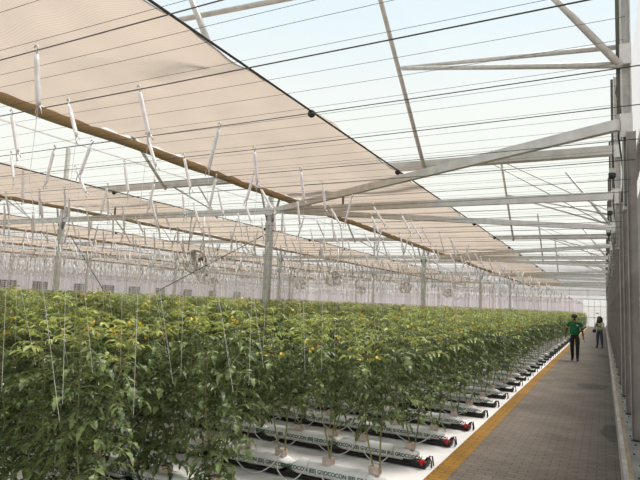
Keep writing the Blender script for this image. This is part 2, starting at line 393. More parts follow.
# ------------------------------------------------------------------ beams and trusses
def beam(name, p, q, w, h, mm, label, cat, group=None):
    b = MB(); p = Vector(p); q = Vector(q); c = (p + q) / 2
    b.bar(p - c, q - c, w, h)
    # turned-down lips so that the profile reads as rolled steel
    d = (q - p).normalized(); u = d.cross(Vector((0, 0, 1))).normalized() * (w / 2)
    o = link(name, b.mesh(name, M[mm]), None, c); return tag(o, label, cat, group, 'thing')
def pipe(name, pts, r, mm, label, cat, group=None):
    b = MB(); c = Vector(pts[0]); b.tube([Vector(p) - c for p in pts], r, 8)
    return tag(link(name, b.mesh(name, M[mm]), None, c), label, cat, group, 'thing')
for i, y in enumerate(FRAMEY):
    if y < 5: continue
    for r in range(5):
        x0 = XW - .1 - BAY * r if r == 0 else POSTX[r - 1] - .1; x1 = (POSTX[r] + .1) if r < 4 else XL + .1
        beam('tie_beam', (x0, y, TIE), (x1, y, TIE), .1, .17, 'alu', 'straight horizontal tie beam of the %s frame, %s bay from the path' % (nth(i), nth(r + 1)), 'beam', 'tie beams across the bays')
        x0 = XW - .1 - BAY * r; x1 = XW - BAY * (r + 1) + .15
        beam('truss_chord', (x0, y, CHORD), (x1, y, CHORD), .22, .19, 'chord', 'wide upper chord of the %s frame, %s bay from the path' % (nth(i), nth(r + 1)), 'beam', 'upper chords across the bays')
        xm = XW - BAY / 2 - BAY * r
        # strut leaning from the chord up to the ridge
        pipe('ridge_strut', [(xm + .02, y - .05, CHORD - .15), (xm, y - 3.3, CHORD + 2.6), (xm, y - 3.75, RIDGE - .1)], .05, 'galv', 'leaning ridge strut on the %s chord, %s bay from the path' % (nth(i), nth(r + 1)), 'strut', 'ridge struts')
        pipe('hanger_rod', [(xm - 2.2, y, TIE - .05), (xm - 2.2, y, CHORD)], .03, 'hanger', 'short hanger between chord and tie of the %s frame, %s bay' % (nth(i), nth(r + 1)), 'rod', 'hanger rods')
        if r > 0:
            pipe('web_rod', [(xm + .1, y, CHORD), (xm + 2.0, y, TIE + .05)], .025, 'galv', 'slanting web rod of the %s frame in the %s bay from the path' % (nth(i), nth(r + 1)), 'rod', 'slanting web rods')
    for s_, nm in ((-5, 'near'), (5, 'far')):
        if y + s_ > 70: continue
        beam('diagonal_beam', (-8.0, y + s_ * .03, TIE), (.2, y + s_, TIE), .1, .145, 'alu', 'slanting beam from the %s post to a right wall column on its %s side' % (nth(i), nm), 'beam', 'slanting beams between posts and the right wall')
    # roof bracing at the wall
    pipe('roof_brace', [(-3.88, y - 1.9, 7.0), (.22, y - 5, 5.12)], .045, 'galv', 'sloping roof brace from the %s ridge strut down to the right wall' % nth(i), 'brace', 'sloping roof braces')
    pipe('roof_purlin', [(-3.9, y - 1.9, 7.02), (.22, y - 4.6, 5.55)], .04, 'galv', 'upper roof purlin from the %s ridge strut to the right wall' % nth(i), 'purlin', 'upper roof purlins')
    pipe('wall_brace', [(.24, y - 5, 5.1), (-1.25, y - 5, 7.2)], .05, 'galv', 'steep pipe brace rising from the %s odd wall column to the roof' % nth(i), 'brace', 'steep wall braces')
    pipe('cross_rod', [(-2.6, y + 3.8, CHORD + .9), (.22, y + 8, CHORD)], .018, 'galv', 'thin upper crossing rod behind the %s frame, sloping to the right wall' % nth(i), 'rod', 'thin crossing roof rods')
    pipe('cross_rod', [(-3.4, y + 4.0, CHORD + 1.2), (.22, y + 7.5, CHORD - .6)], .018, 'galv', 'thin lower crossing rod behind the %s frame, sloping to the right wall' % nth(i), 'rod', 'thin lower roof rods')
pipe('ridge_strut', [(-4.2, 5.05, 4.78), (-5.3, 5.3, 6.7)], .04, 'galv', 'leaning roof strut behind the upper edge of the first screen', 'strut')
pipe('roof_purlin', [(-5.1, 5.33, 5.52), (.2, 5.6, 5.45)], .035, 'galv', 'roof purlin above the path crossing the nearest ridge strut', 'purlin')
# bracing cables from the posts
for px, py, qx, qz, lab in ((-8.2, 13, -12.4, 1.9, 'thin dark brace cable sloping down from the first post of the nearest line'), (-16.6, 13, -14.6, 1.75, 'thin dark brace cable beside the first post of the second line')):
    pipe('brace_cable', [(px, py, 3.75), (qx, py, qz)], .014, 'wire', lab, 'cable')

# ------------------------------------------------------------------ shade screens
def screen(k):
    xr = -3.86 - BAY * k; xl = -7.72 - BAY * k
    root = empty('shade_screen', 'long beige shade screen drawn half open over the %s bay from the path' % nth(k + 1), 'shade screen', (xr, 0, SCRZ), 'shade screens over the bays')
    nx, ny = 26, 420; y0, y1 = -4., 72.5
    b = MB(); vs = []
    ph = rng.random(40) * 6.28
    for j in range(ny + 1):
        y = y0 + (y1 - y0) * j / ny
        for i in range(nx + 1):
            u = i / nx; x = -u * (xr - xl)
            z = .014 * math.sin(7 * x + 3 * y + 2 * math.sin(y * 2.1)) + .03 * math.sin(y * 2 * PI / .62 + ph[0]) * (.3 + .7 * u) + .03 * math.sin(y * 1.1 + x * 1.7 + ph[1]) + .02 * math.sin(y * 3.7 - x * 2.3 + ph[2]) - .015 * math.sin(x * 6 + y * .6)
            vs.append((x, y, z + .03))
    fs = [(j * (nx + 1) + i, j * (nx + 1) + i + 1, (j + 1) * (nx + 1) + i + 1, (j + 1) * (nx + 1) + i) for j in range(ny) for i in range(nx)]
    b.add(vs, fs, 0, True); link('fabric', b.mesh('fabric', M['screen']), root)
    b = MB(); pts = []; rr = []
    vs = []; n = 10; nyb = 300
    for j in range(nyb + 1):
        y = y0 + (y1 - y0) * j / nyb
        sc = .5 + .5 * math.sin(y * 2 * PI / 2.6 + .6 * math.sin(y * 1.3))
        for a in range(n):
            t = 2 * PI * a / n
            rx = (1 if k == 0 else .7) * .085 + .012 * math.sin(3 * t + y * 4); rz = (.08 + .012 * sc) * (1 if k == 0 else .7)
            vs.append((-(xr - xl) + rx * math.cos(t), y, -.05 - .014 * sc + rz * math.sin(t)))
    fs = [(j * n + a, j * n + (a + 1) % n, (j + 1) * n + (a + 1) % n, (j + 1) * n + a) for j in range(nyb) for a in range(n)]
    b.add(vs, fs, 0, True); link('folded_bundle', b.mesh('folded_bundle', M['bundle']), root)
    b = MB(); b.tube([(.0, y0, .035), (0, y1, .035)], .016, 8); lp = link('leading_pipe', b.mesh('leading_pipe', M['dark']), root)
    b = MB(); b.lathe([(.001, -.03), (.05, -.03), (.06, -.015), (.06, .015), (.05, .03), (.001, .03)], 12, 0, Matrix.Rotation(PI / 2, 4, 'X'))
    cm = b.mesh('clip', M['black'])
    for j in range(14):
        link('clip', cm, lp, (.0, 3.1 + 3.9 * j, .0))
    return root
for k in range(5): screen(k)

# ------------------------------------------------------------------ wires
def wire_mesh(r, sag):
    b = MB(); L = XW - XL - .1
    pts = []
    for i in range(41):
        t = i / 40; x = -.1 - L * t; fr = (t * 5) % 1
        pts.append((x, 0, -sag * 4 * fr * (1 - fr)))
    b.tube(pts, r, 5, 0, True); return b.mesh('crop_wire', M['wire'])
wm = wire_mesh(.0027, .03); wm2 = wire_mesh(.0026, .02); wm3 = wire_mesh(.0032, .03)
wires = []                                          # (y) of crop wires
for k in ROWK:
    for dy in (-.5, 0.): wires.append(ROWY[k] + dy)
wires = [y for y in wires if 1.3 < y < 72]
for i, y in enumerate(wires):
    if i >= 70: break
    o = link('crop_wire', wm3 if i % 4 == 1 else wm, None, (XW, y, WIREZ))
    tag(o, 'dark crop support wire over the plant rows, %s from the camera' % nth(i + 1), 'wire', 'crop support wires', 'thing')
for i in range(125):
    y = 1.6 + .47 * i + .1 * math.sin(i * 5.1)
    if y > 60: break
    o = link('screen_wire', wm2, None, (XW, y, 4.50 + .03 * math.sin(i * 2.3)))
    tag(o, 'thin upper wire carrying the shade screens, %s from the camera' % nth(i + 1), 'wire', 'screen support wires', 'thing')

# ------------------------------------------------------------------ circulation fans
def fan():
    R = Matrix.Rotation(PI / 2, 4, 'X')
    root = empty('circulation_fan', '', 'fan', (0, 0, 0), 'circulation fans hanging over the crop')
    b = MB(); b.lathe([(.30, -.17), (.32, -.19), (.34, -.17), (.33, 0), (.34, .17), (.32, .19), (.30, .17), (.30, -.17)], 28, 0, R); link('drum', b.mesh('drum', M['fanbody']), root)
    b = MB()
    for rr in (.08, .15, .22, .29):
        for yy in (-.18, .18): b.tube([(rr * math.cos(t * PI / 12), yy, rr * math.sin(t * PI / 12)) for t in range(25)], .003, 4, 0, False)
    for t in range(8):
        for yy in (-.18, .18): b.tube([(.05 * math.cos(t * PI / 4), yy, .05 * math.sin(t * PI / 4)), (.31 * math.cos(t * PI / 4), yy, .31 * math.sin(t * PI / 4))], .005, 4)
    link('guard', b.mesh('guard', M['alu']), root)
    b = MB(); b.lathe([(.001, -.08), (.06, -.07), (.07, .08), (.001, .1)], 14, 0, R); link('motor', b.mesh('motor', M['fanbody']), root)
    for q in range(4):
        b = MB(); a = q * PI / 2 + .3
        vs = []
        for rr in (.06, .16, .28):
            for s_ in (-1, 1): 
                w_ = .035 + rr * .22
                vs.append((rr * math.cos(a) - s_ * w_ * math.sin(a), s_ * .03, rr * math.sin(a) + s_ * w_ * math.cos(a)))
        b.add(vs, [(0, 1, 3, 2), (2, 3, 5, 4)]); link('blade', b.mesh('blade', M['rust'] if q == 0 else M['fanbody']), root)
    for s_ in (-1, 1):
        b = MB(); b.tube([(s_ * .2, 0, .26), (s_ * .17, 0, 1.3)], .022, 6); link('hanger', b.mesh('hanger', M['galv']), root)
    return root
f0 = fan()
for i, (fx, fy, fz, rz) in enumerate(((-12.3, 14.6, 2.97, .75), (-12.3, 25.4, 2.97, .8), (-12.3, 36.9, 2.97, .7), (-12.3, 48.8, 2.97, .8), (-20.7, 25.4, 2.97, .8), (-20.7, 37, 2.97, .8), (-20.7, 49, 2.97, .7), (-29.1, 37, 2.97, .8))):
    o = f0 if i == 0 else dup(f0)
    o.location = (fx, fy, fz); o.rotation_euler.z = rz; o.scale = (1.2, 1.2, 1.2)
    o['label'] = ('round drum fan hanging over the crop, %s from the camera in the %s bay' % (nth(i + 1 if i < 4 else (i - 3 if i < 7 else 1)), nth(2 if i < 4 else (3 if i < 7 else 4))))
# exhaust fans in the far side wall
vb = MB(); vb.box(0, .08, -.68, .68, -.6, .6)
lv = MB()
for q in range(7): lv.box(.075, .13, -.62, .62, -.52 + q * .155, -.43 + q * .155)
v0 = None
for i, y in enumerate((22.5, 25.0, 27.4, 30.2, 34.2, 37.3, 40.6, 44.2, 48.5, 53, 58)):
    lab = 'dark louvred exhaust fan in the pink wall, %s from the camera' % nth(i + 1)
    if v0 is None:
        v0 = empty('exhaust_fan', lab, 'exhaust fan', (XL + .0, y, 1.8), 'exhaust fans in the far wall'); link('housing', vb.mesh('housing', M['dark']), v0); link('louvre', lv.mesh('louvre', M['fanface']), v0)
    else: dup(v0, (XL, y, 1.8), lab)

# ------------------------------------------------------------------ growing gutters, slabs, drip tubes
def text_mesh(body, size, mm):
    cu = bpy.data.curves.new('print', 'FONT'); cu.body = body; cu.size = size; cu.align_x = 'CENTER'; cu.align_y = 'CENTER'; cu.offset = .0018
    o = bpy.data.objects.new('tmp', cu); C.objects.link(o)
    me = bpy.data.meshes.new_from_object(o.evaluated_get(bpy.context.evaluated_depsgraph_get()))
    bpy.data.objects.remove(o); bpy.data.curves.remove(cu)
    me.materials.clear(); me.materials.append(M[mm]); return me
def gutter_mesh():
    L = GUT_X - XL - .6
    b = MB(); prof = [(-.108, .036), (-.108, .0), (-.09, -.0), (.09, 0), (.108, 0), (.108, .036), (.10, .036), (.09, .025), (-.09, .025), (-.10, .036)]
    vs = [(x, y, z + .012) for x in (0, -L) for y, z in prof]; n = len(prof)
    b.add(vs, [(i, (i + 1) % n, (i + 1) % n + n, i + n) for i in range(n)] + [tuple(range(n))[::-1], tuple(range(n, 2 * n))])
    return b.mesh('tray', M['black'])
def drip_mesh(seed):
    r = random.Random(seed); b = MB(); x = 0
    a = r.uniform(.35, .55)
    pts = [(a * t + .05 * math.sin(t * 3), -.13 - .10 * math.sin(PI * t), .13 + (.04 if t > .5 else -.02) * abs(2 * t - 1) - .115 * math.sin(PI * t) ** .8) for t in [i / 12 for i in range(13)]]
    pts[0] = (0, -.08, .15); pts[-1] = (a, -.06, .21)
    b.tube(pts, .006, 5); return b.mesh('drip_tube', M['white'])
tray = gutter_mesh(); drips = [drip_mesh(i) for i in range(4)]
ec = MB(); ec.box(-.03, .012, -.105, .105, .012, .075); ec.tube([(0, -.05, .07), (.02, -.06, .12), (.05, -.06, .125), (.07, -.06, .08), (.07, -.06, .012)], .009, 6); ec.tube([(0, .05, .07), (.02, .05, .11), (.05, .05, .115), (.065, .05, .012)], .009, 6); ec.tube([(-.25, -.10, .06), (.03, -.10, .06)], .02, 8)
ecm = ec.mesh('end_cap', M['black'])
vl = MB(); vl.lathe([(.001, -.02), (.024, -.02), (.028, 0), (.024, .02), (.001, .02)], 10, 0, Matrix.Translation((-.02, -.145, .09)) @ Matrix.Rotation(PI / 2, 4, 'X')); vl.box(-.032, -.008, -.155, -.125, .05, .085); vl.box(-.07, .03, -.152, -.138, .082, .098)
vlm = vl.mesh('valve', M['red'])
cap_w = MB(); cap_w.tube([(-.5, -.135, .055), (-.08, -.135, .055)], .012, 6); pipem = cap_w.mesh('feed_line', M['black'])
for i, k in enumerate(ROWK):
    y = ROWY[k]
    root = empty('growing_gutter', 'black growing gutter under the %s slab row from the camera' % nth(i + 1), 'gutter', (GUT_X, y, 0), 'growing gutters of the crop rows')
    if k < 0: root.location.x = ROWSTART[k] + .2
    link('tray', tray, root); ecap = link('end_cap', ecm, root)
    if 0 <= k < 4: link('valve', vlm, ecap)['label'] = 'red valve'
    if k < 14:
        for q in range(5): link('drip_tube', drips[(q + k) % 4], root, (-.75 - q * .52 - .1 * ((q * k) % 3), 0, 0))
# slabs
def slab_mesh():
    b = MB(); nx, n = 12, 14; vs = []
    for i in range(nx + 1):
        t = i / nx; e = min(t, 1 - t) * 2; sq = min(1, (e * 6) ** .5) if e > 0 else .12
        sq = max(sq, .25)
        for a in range(n):
            th = 2 * PI * a / n; c, s_ = math.cos(th), math.sin(th)
            cy = math.copysign(abs(c) ** .5, c); cz = math.copysign(abs(s_) ** .45, s_)
            vs.append((-t * 1.02, .103 * cy * (.9 + .1 * sq), .066 + .066 * cz * sq + .004 * math.sin(t * 20 + a)))
    fs = [(i * n + a, (i + 1) * n + a, (i + 1) * n + (a + 1) % n, i * n + (a + 1) % n) for i in range(nx) for a in range(n)] + [tuple(range(n)), tuple(range(nx * n, nx * n + n))[::-1]]
    b.add(vs, fs, 0, True); return b.mesh('bag', M['bag'])
slabm = slab_mesh(); tx = text_mesh('GROCOCON |EE| GROCOCON |EE| GROCOCON', .054, 'print')
sroot = None
for i, k in enumerate(ROWK):
    n = 4 if k < 0 else 6 if k < 10 else 3 if k < 24 else 2
    for j in range(n):
        x0 = (-1.94 if k >= 0 else ROWSTART[k]) - 1.06 * j - .05 * math.sin(k * 3.1)
        lab = 'white grow bag, %s from the path, %s slab row from the camera' % (nth(j + 1), nth(i + 1))
        if sroot is None:
            sroot = tag(link('grow_bag', slabm, None, (x0, ROWY[k], .045)), lab, 'grow bag', 'white grow bags on the gutters', 'thing')
            pr = link('printing', tx, sroot, (-.51, -.1065, .068)); pr.rotation_euler.x = PI / 2
            pr['label'] = 'dark green printed lettering'
        else:
            s_ = dup(sroot, (x0, ROWY[k], .045), lab)

# ------------------------------------------------------------------ tomato plants
def leaflet(out, p, d, up, L, W, mi, lod):
    side = d.cross(up).normalized(); nrm = side.cross(d).normalized()
    droop = -nrm * L * .22
    if lod == 0:
        m1 = p + d * L * .35 + nrm * L * .04; m2 = p + d * L * .72 + droop * .4; tip = p + d * L + droop
        f = nrm * W * .22
        l0 = p + d * L * .12 + side * W * .32 + f; l1 = p + d * L * .34 + side * W * .5 + f; li = p + d * L * .46 + side * W * .30 + f * .6; l2 = p + d * L * .66 + side * W * .36 + droop * .4 + f
        r0 = p + d * L * .12 - side * W * .32 + f; r1 = p + d * L * .34 - side * W * .5 + f; ri = p + d * L * .46 - side * W * .30 + f * .6; r2 = p + d * L * .66 - side * W * .36 + droop * .4 + f
        out.add([p, m1, m2, tip, l0, l1, li, l2, r0, r1, ri, r2],
                [(0, 1, 5, 4), (1, 2, 6, 5), (2, 3, 7, 6), (0, 8, 9, 1), (1, 9, 10, 2), (2, 10, 11, 3)], mi, False)
    else:
        m = p + d * L * .5; tip = p + d * L + droop; f = nrm * W * .18
        out.add([p, m + side * W * .5 + f, tip, m - side * W * .5 + f], [(0, 2, 1), (0, 3, 2)], mi, False)
def compound(out, st, p, az, L, tilt, rnd, young, lod, pairs=3):
    d = Vector((math.cos(az) * math.cos(tilt), math.sin(az) * math.cos(tilt), math.sin(tilt))); pts = [p]; q = p.copy(); dirs = []
    nseg = 4; roll = rnd.uniform(-.5, .5)
    for i in range(nseg):
        q = q + d * L / nseg; pts.append(q.copy()); dirs.append(d.copy())
        d = (d + Vector((0, 0, -.26 if not young else -.12))).normalized()
    if st is not None: st.tube(pts, [.0045, .004, .0035, .003, .002], 3, 0, False)
    mi = 1 if young else 0
    for i in range(pairs):
        t = (.24 + .6 * i / max(pairs - 1, 1)) * nseg; a = min(int(t), nseg - 1); fr = t - a
        base = pts[a].lerp(pts[a + 1], fr); dd = dirs[a]
        side = dd.cross(Vector((0, 0, 1)));
        if side.length < .05: side = Vector((1, 0, 0))
        side.normalize()
        for s_ in (-1, 1):
            ld = (dd * .55 + side * s_ + Vector((0, 0, rnd.uniform(-.6, .25) + roll * s_))).normalized()
            l_ = L * rnd.uniform(.27, .42) * (1 if i else .8)
            leaflet(out, base, ld, Vector((rnd.uniform(-.8, .8), rnd.uniform(-.8, .8), 1)).normalized(), l_, l_ * rnd.uniform(.40, .56), mi, lod)
    l_ = L * rnd.uniform(.42, .52)
    leaflet(out, pts[-1], (dirs[-1] + Vector((0, 0, -.2))).normalized(), Vector((rnd.uniform(-.3, .3), rnd.uniform(-.3, .3), 1)).normalized(), l_, l_ * .65, mi, lod)
def flowers(fl, p, rnd, n=7):
    for i in range(n):
        c = p + Vector((rnd.uniform(-.06, .06), rnd.uniform(-.06, .06), rnd.uniform(-.05, .05)))
        ax = Vector((rnd.uniform(-1, 1), rnd.uniform(-1, 1), rnd.uniform(-.8, .5))).normalized(); u = ax.orthogonal().normalized(); v = ax.cross(u)
        for k in range(5):
            a = k * 2 * PI / 5; e = u * math.cos(a) + v * math.sin(a); s_ = ax.cross(e)
            r = .019
            fl.add([c, c + e * r * .5 + s_ * r * .25, c + e * r + ax * .004, c + e * r * .5 - s_ * r * .25], [(0, 1, 2, 3)], 0)
        fl.tube([c, c + ax * .012], .004, 4, 0)
def plant(seed, lod=0, zmin=.0, nleaf=22, pairs=3, leafL=.3, low=0.5, top=1.62, with_fl=True):
    rnd = random.Random(seed); lv = MB(); st = MB(); fl = MB()
    for s_ in (-1, 1):
        H = top * rnd.uniform(.93, 1.07); pts = []; ph = rnd.uniform(0, 6)
        for i in range(11):
            t = i / 10
            pts.append(Vector((s_ * (.03 + .11 * t) + .03 * math.sin(ph + t * 6), rnd.uniform(-.01, .01) + (.16 * s_) * t + .02 * math.cos(ph + 5 * t), .24 + (H - .24) * t)))
        if lod == 0 or zmin < .5: st.tube(pts, [.0095 - .0005 * i for i in range(11)], 5 if lod == 0 else 3, 0, False)
        az = rnd.uniform(0, 6.28)
        for j in range(nleaf):
            z = low + (H + .0 - low) * (j + rnd.uniform(0, .6)) / nleaf
            if z < zmin: continue
            t = (z - .24) / (H - .24) * 10; a = max(0, min(9, int(t))); p = pts[a].lerp(pts[a + 1], min(1, t - a))
            az += 2.4 + rnd.uniform(-.5, .5)
            yg = z > H - .32 and rnd.random() < .8
            Lf = leafL * rnd.uniform(.75, 1.15) * (1 if z < H - .25 else .68)
            compound(lv, st if lod == 0 else None, p, az, Lf, rnd.uniform(.0, .5) + (.25 if yg else 0), rnd, yg, lod, pairs)
        if with_fl and rnd.random() < .8:
            for q in range(rnd.choice((1, 1, 2))):
                z = H - rnd.uniform(.02, .32); t = (z - .24) / (H - .24) * 10; a = min(9, int(t)); p = pts[a].lerp(pts[a + 1], min(1, t - a))
                pe = p + Vector((rnd.uniform(-.16, .16), rnd.uniform(-.2, .1), rnd.uniform(.0, .08)))
                st.tube([p, (p + pe) / 2 + Vector((0, 0, .02)), pe], .003, 3, 0, False); flowers(fl, pe, rnd, rnd.choice((3, 4, 6)))
    return lv, st, fl
cubeb = MB(); cubeb.cbox(-.05, .05, -.045, .045, .0, .075, .008, 0)
cubem = cubeb.mesh('grow_cube', M['cube'])
NV = 12; protos = []
for i in range(NV):
    lv, st, fl = plant(100 + i, 0, 0, 36 if i < 4 else 46 if i < 8 else 56, 4, .225, low=(.62, .76, .52, .68)[i % 4] if i < 4 else (.42, .5)[i % 2] if i < 8 else (.14, .24)[i % 2])
    protos.append((lv.mesh('foliage', [M['leaf'], M['young']]), st.mesh('stem', M['stem']), fl.mesh('flower_cluster', M['flower']) if fl.v else None))
# all plant positions
PL = []
for i, k in enumerate(ROWK):
    x = -2.06 if k >= 0 else ROWSTART[k] - .1; j = 0; rnd = random.Random(1000 + k)
    while x > XL + 1.2:
        xx = x + rnd.uniform(-.06, .06); y = ROWY[k]
        ok = all(not (abs(xx - px) < .3 and abs(y - py) < .3) for px in POSTX for py in FRAMEY)
        if ok: PL.append((i, k, j, xx, y)); j += 1
        x -= .5
camR = S.camera.matrix_world.inverted()
def score(p):
    i, k, j, x, y = p
    c = camR @ Vector((x, y, 1.5)); 
    if c.z > -.5: return 1e9
    if abs(c.x / c.z) > .66 : return 1e9
    d = -c.z
    return d * (.55 if j < 2 else .8 if j < 4 else 1.0)
PL.sort(key=score)
near, rest = PL[:300], PL[300:]
cnt = {}
for n_, (i, k, j, x, y) in enumerate(near):
    rnd = random.Random(n_ * 13 + 5)
    root = empty('tomato_plant', 'leafy tomato plant, %s from the path, %s slab row from the camera' % (nth(j + 1), nth(i + 1)), 'plant', (x, y, .0), 'tomato plants in the near rows')
    root.rotation_euler.z = rnd.choice((0, PI)) + rnd.uniform(-.3, .3); s_ = rnd.uniform(.94, 1.06)
    fm, sm, flm = protos[8 + n_ % 4] if (k < 0) else protos[n_ % 4] if j < 3 else protos[4 + n_ % 4]
    o = link('foliage', fm, root); o.scale = (1, 1, s_)
    so_ = link('stem', sm, root); so_.scale = (1, 1, s_)
    if flm is not None and n_ < 200: link('flower_cluster', flm, so_)['label'] = 'yellow flowers'
    if j < 8 or k < 3:
        o = link('grow_cube', cubem, root, (0, 0, .17))
# the rest as one mass
def arrays(mb):
    v = np.array(mb.v, np.float32).reshape(-1, 3)
    ln = np.array([len(f) for f in mb.f]); idx = np.concatenate([np.array(f) for f in mb.f]) if mb.f else np.zeros(0, int)
    return v, ln, idx, np.array(mb.m)
def mass(name, items, mats, label, cat):
    V = []; LN = []; IX = []; MI = []; off = 0
    for (v, ln, ix, mi), x, y, z, rz, sc in items:
        c, s_ = math.cos(rz), math.sin(rz)
        vv = np.empty_like(v); vv[:, 0] = v[:, 0] * c - v[:, 1] * s_ + x; vv[:, 1] = v[:, 0] * s_ + v[:, 1] * c + y; vv[:, 2] = v[:, 2] * sc + z
        V.append(vv); LN.append(ln); IX.append(ix + off); MI.append(mi); off += len(v)
    V = np.concatenate(V); LN = np.concatenate(LN); IX = np.concatenate(IX).astype(np.int32); MI = np.concatenate(MI).astype(np.int32)
    me = bpy.data.meshes.new(name); me.vertices.add(len(V)); me.vertices.foreach_set('co', V.ravel())
    me.loops.add(len(IX)); me.loops.foreach_set('vertex_index', IX)
    me.polygons.add(len(LN)); st = np.concatenate([[0], np.cumsum(LN)[:-1]]).astype(np.int32)
    me.polygons.foreach_set('loop_start', st); me.polygons.foreach_set('loop_total', LN.astype(np.int32))
    for m in mats: me.materials.append(m)
    me.polygons.foreach_set('material_index', MI); me.update(calc_edges=True)
    o = link(name, me); return tag(o, label, cat, None, 'stuff')
def pack(lv, st, fl):
    b = MB()
    for src, off in ((lv, 0), (st, 2), (fl, 3)):
        o = len(b.v); b.v += src.v; b.f += [[o + q for q in f] for f in src.f]; b.m += [m + off for m in src.m]
    return arrays(b)
full = [pack(*plant(300 + i, 1, 0, 36, 3, .25, low=.34)) for i in range(6)]
tops = [pack(*plant(320 + i, 1, .85, 34, 2, .29)) for i in range(6)]
far = [pack(*plant(340 + i, 1, 1.0, 20, 1, .38)) for i in range(6)]
items = []
for n_, (i, k, j, x, y) in enumerate(rest):
    rnd = random.Random(n_ + 77); dist = math.hypot(x, y)
    if j < 4: src = full
    elif dist < 24: src = tops
    else: src = far
    items.append((src[n_ % 6], x, y, 0, rnd.choice((0, PI)) + rnd.uniform(-.3, .3), rnd.uniform(.94, 1.06)))
mass('tomato_crop', items, [M['leaf'], M['young'], M['stem'], M['flower']], 'dense green tomato crop filling the rows beyond the nearest plants', 'crop')

# ------------------------------------------------------------------ twine bundles on the crop wires
def twine_parts(seed, lod=0):
    r = random.Random(seed); tilt = r.choice((-1, 1, 1)) * r.uniform(.2, .6); L = r.uniform(.22, .29)
    if r.random() < .25: tilt *= .3
    dx, dz = math.sin(tilt), -math.cos(tilt)
    P = lambda t, off=0: (dx * t + off * -dz, 0.0, dz * t + off * dx)
    hk = MB(); hk.tube([P(.06), P(.02), (0.012, 0, .005), (0, 0, .016), (-.012, 0, .004)], .0045, 4, 0)
    bd = MB()
    a, c = P(.03), P(L)
    n = 6
    pts = [P(.03), P(.06), P(L * .4), P(L * .75), P(L - .02), P(L)]
    bd.tube(pts, [.010, .0115, .0115, .0115, .0115, .009], n, 0)
    hk.tube([P(L - .01, -.0), P(L + .015, .012), P(L + .04, .018)], .0035, 4, 0); hk.tube([P(L - .01, .0), P(L + .02, -.015), P(L + .05, -.012)], .0035, 4, 0)
    stg = MB(); x0 = dx * L
    stg.tube([P(L), (x0 * .8, 0, -L - .3), (x0 * .6, (.3 if seed % 2 else .08), -1.6)], .0013, 3, 0, False)
    return hk, bd, stg
tv = []
for i in range(10):
    hk, bd, sg = twine_parts(500 + i)
    one = MB()
    for src, off in ((bd, 0), (hk, 1)):
        o = len(one.v); one.v += src.v; one.f += [[o + q for q in f] for f in src.f]; one.m += [m + off for m in src.m]; one.sm += src.sm
    tv.append((hk.mesh('hook', M['galv']), bd.mesh('bundle', M['twine']), sg.mesh('string', M['twine']), one))
HK = []
for wi, y in enumerate(wires):
    rnd = random.Random(3000 + wi); x = -1.98 - rnd.uniform(0, .25); j = 0
    while x > XL + 1.5:
        HK.append((wi, j, x, y)); j += 1; x -= .52 + rnd.uniform(-.16, .2)
def hscore(p):
    wi, j, x, y = p; c = camR @ Vector((x, y, 2.75))
    if c.z > -1.2 or abs(c.x / c.z) > .6 or abs(c.y / c.z) > .46: return 1e9
    return -c.z
HK.sort(key=hscore)
for n_, (wi, j, x, y) in enumerate(HK[:300]):
    rnd = random.Random(n_); hm, bm, sm, one = tv[rnd.randrange(5) * 2 + (1 if ((y - ROW0) / PITCH) % 1 > .3 else 0)]
    rz_ = rnd.uniform(-.3, .3); root = empty('twine_hook', 'white wound twine, %s from the path on the %s crop wire from the camera' % (nth(j + 1), nth(wi + 1)), 'twine', (x, y, WIREZ + .006 + (-.02)), 'twine hooks on the near crop wires', rz_)
    link('bundle', bm, root); link('string', sm, root)
    if n_ < 120: link('hook', hm, root)
items = []
def lod_twine(seed, rs):
    r = random.Random(seed); hk, bd, sg = twine_parts(seed); b = MB()
    tilt = r.uniform(-.3, .3); L = .27; b.tube([(0, 0, 0), (math.sin(tilt) * L, 0, -math.cos(tilt) * L)], .012, 4, 0)
    b.tube([(math.sin(tilt) * L, 0, -L), (math.sin(tilt) * L * .5, .03, -1.6)], rs, 3, 0, False); return arrays(b)
lt = [lod_twine(700 + i, .0032) for i in range(8)]
for n_, (wi, j, x, y) in enumerate(HK[300:]):
    if (n_ * 7) % 10 < (4 if y > 20 else 1): continue
    rnd = random.Random(n_ + 9); items.append((lt[rnd.randrange(8)], x, y, WIREZ, rnd.uniform(0, 6.28), 1))
mass('twine_mass', items, [M['twine']], 'mass of hanging white twine over the far crop rows', 'twine')

# ------------------------------------------------------------------ people
def skin(name, V, E, Rr, m, parent, sub=2):
    me = bpy.data.meshes.new(name); me.from_pydata([tuple(v) for v in V], E, [])
    o = bpy.data.objects.new(name, me); C.objects.link(o)
    md = o.modifiers.new('skin', 'SKIN'); md.use_smooth_shade = True; md.branch_smoothing = .6
    for i, r in enumerate(Rr):
        sv = me.skin_vertices[0].data[i]; sv.radius = r if isinstance(r, tuple) else (r, r); sv.use_root = (i == 0)
    sb = o.modifiers.new('sub', 'SUBSURF'); sb.levels = sub; sb.render_levels = sub
    dg = bpy.context.evaluated_depsgraph_get(); ev = o.evaluated_get(dg)
    nm = bpy.data.meshes.new_from_object(ev)
    bpy.data.objects.remove(o); nm.materials.clear(); nm.materials.append(m)
    nm.polygons.foreach_set('use_smooth', [True] * len(nm.polygons))
    return link(name, nm, parent)
class Sk:
    def __init__(s): s.V = []; s.E = []; s.R = []
    def v(s, p, r, par=None):
        s.V.append(Vector(p)); s.R.append(r)
        if par is not None: s.E.append((par, len(s.V) - 1))
        return len(s.V) - 1
    def chain(s, par, ps, rs):
        for p, r in zip(ps, rs): par = s.v(p, r, par)
        return par
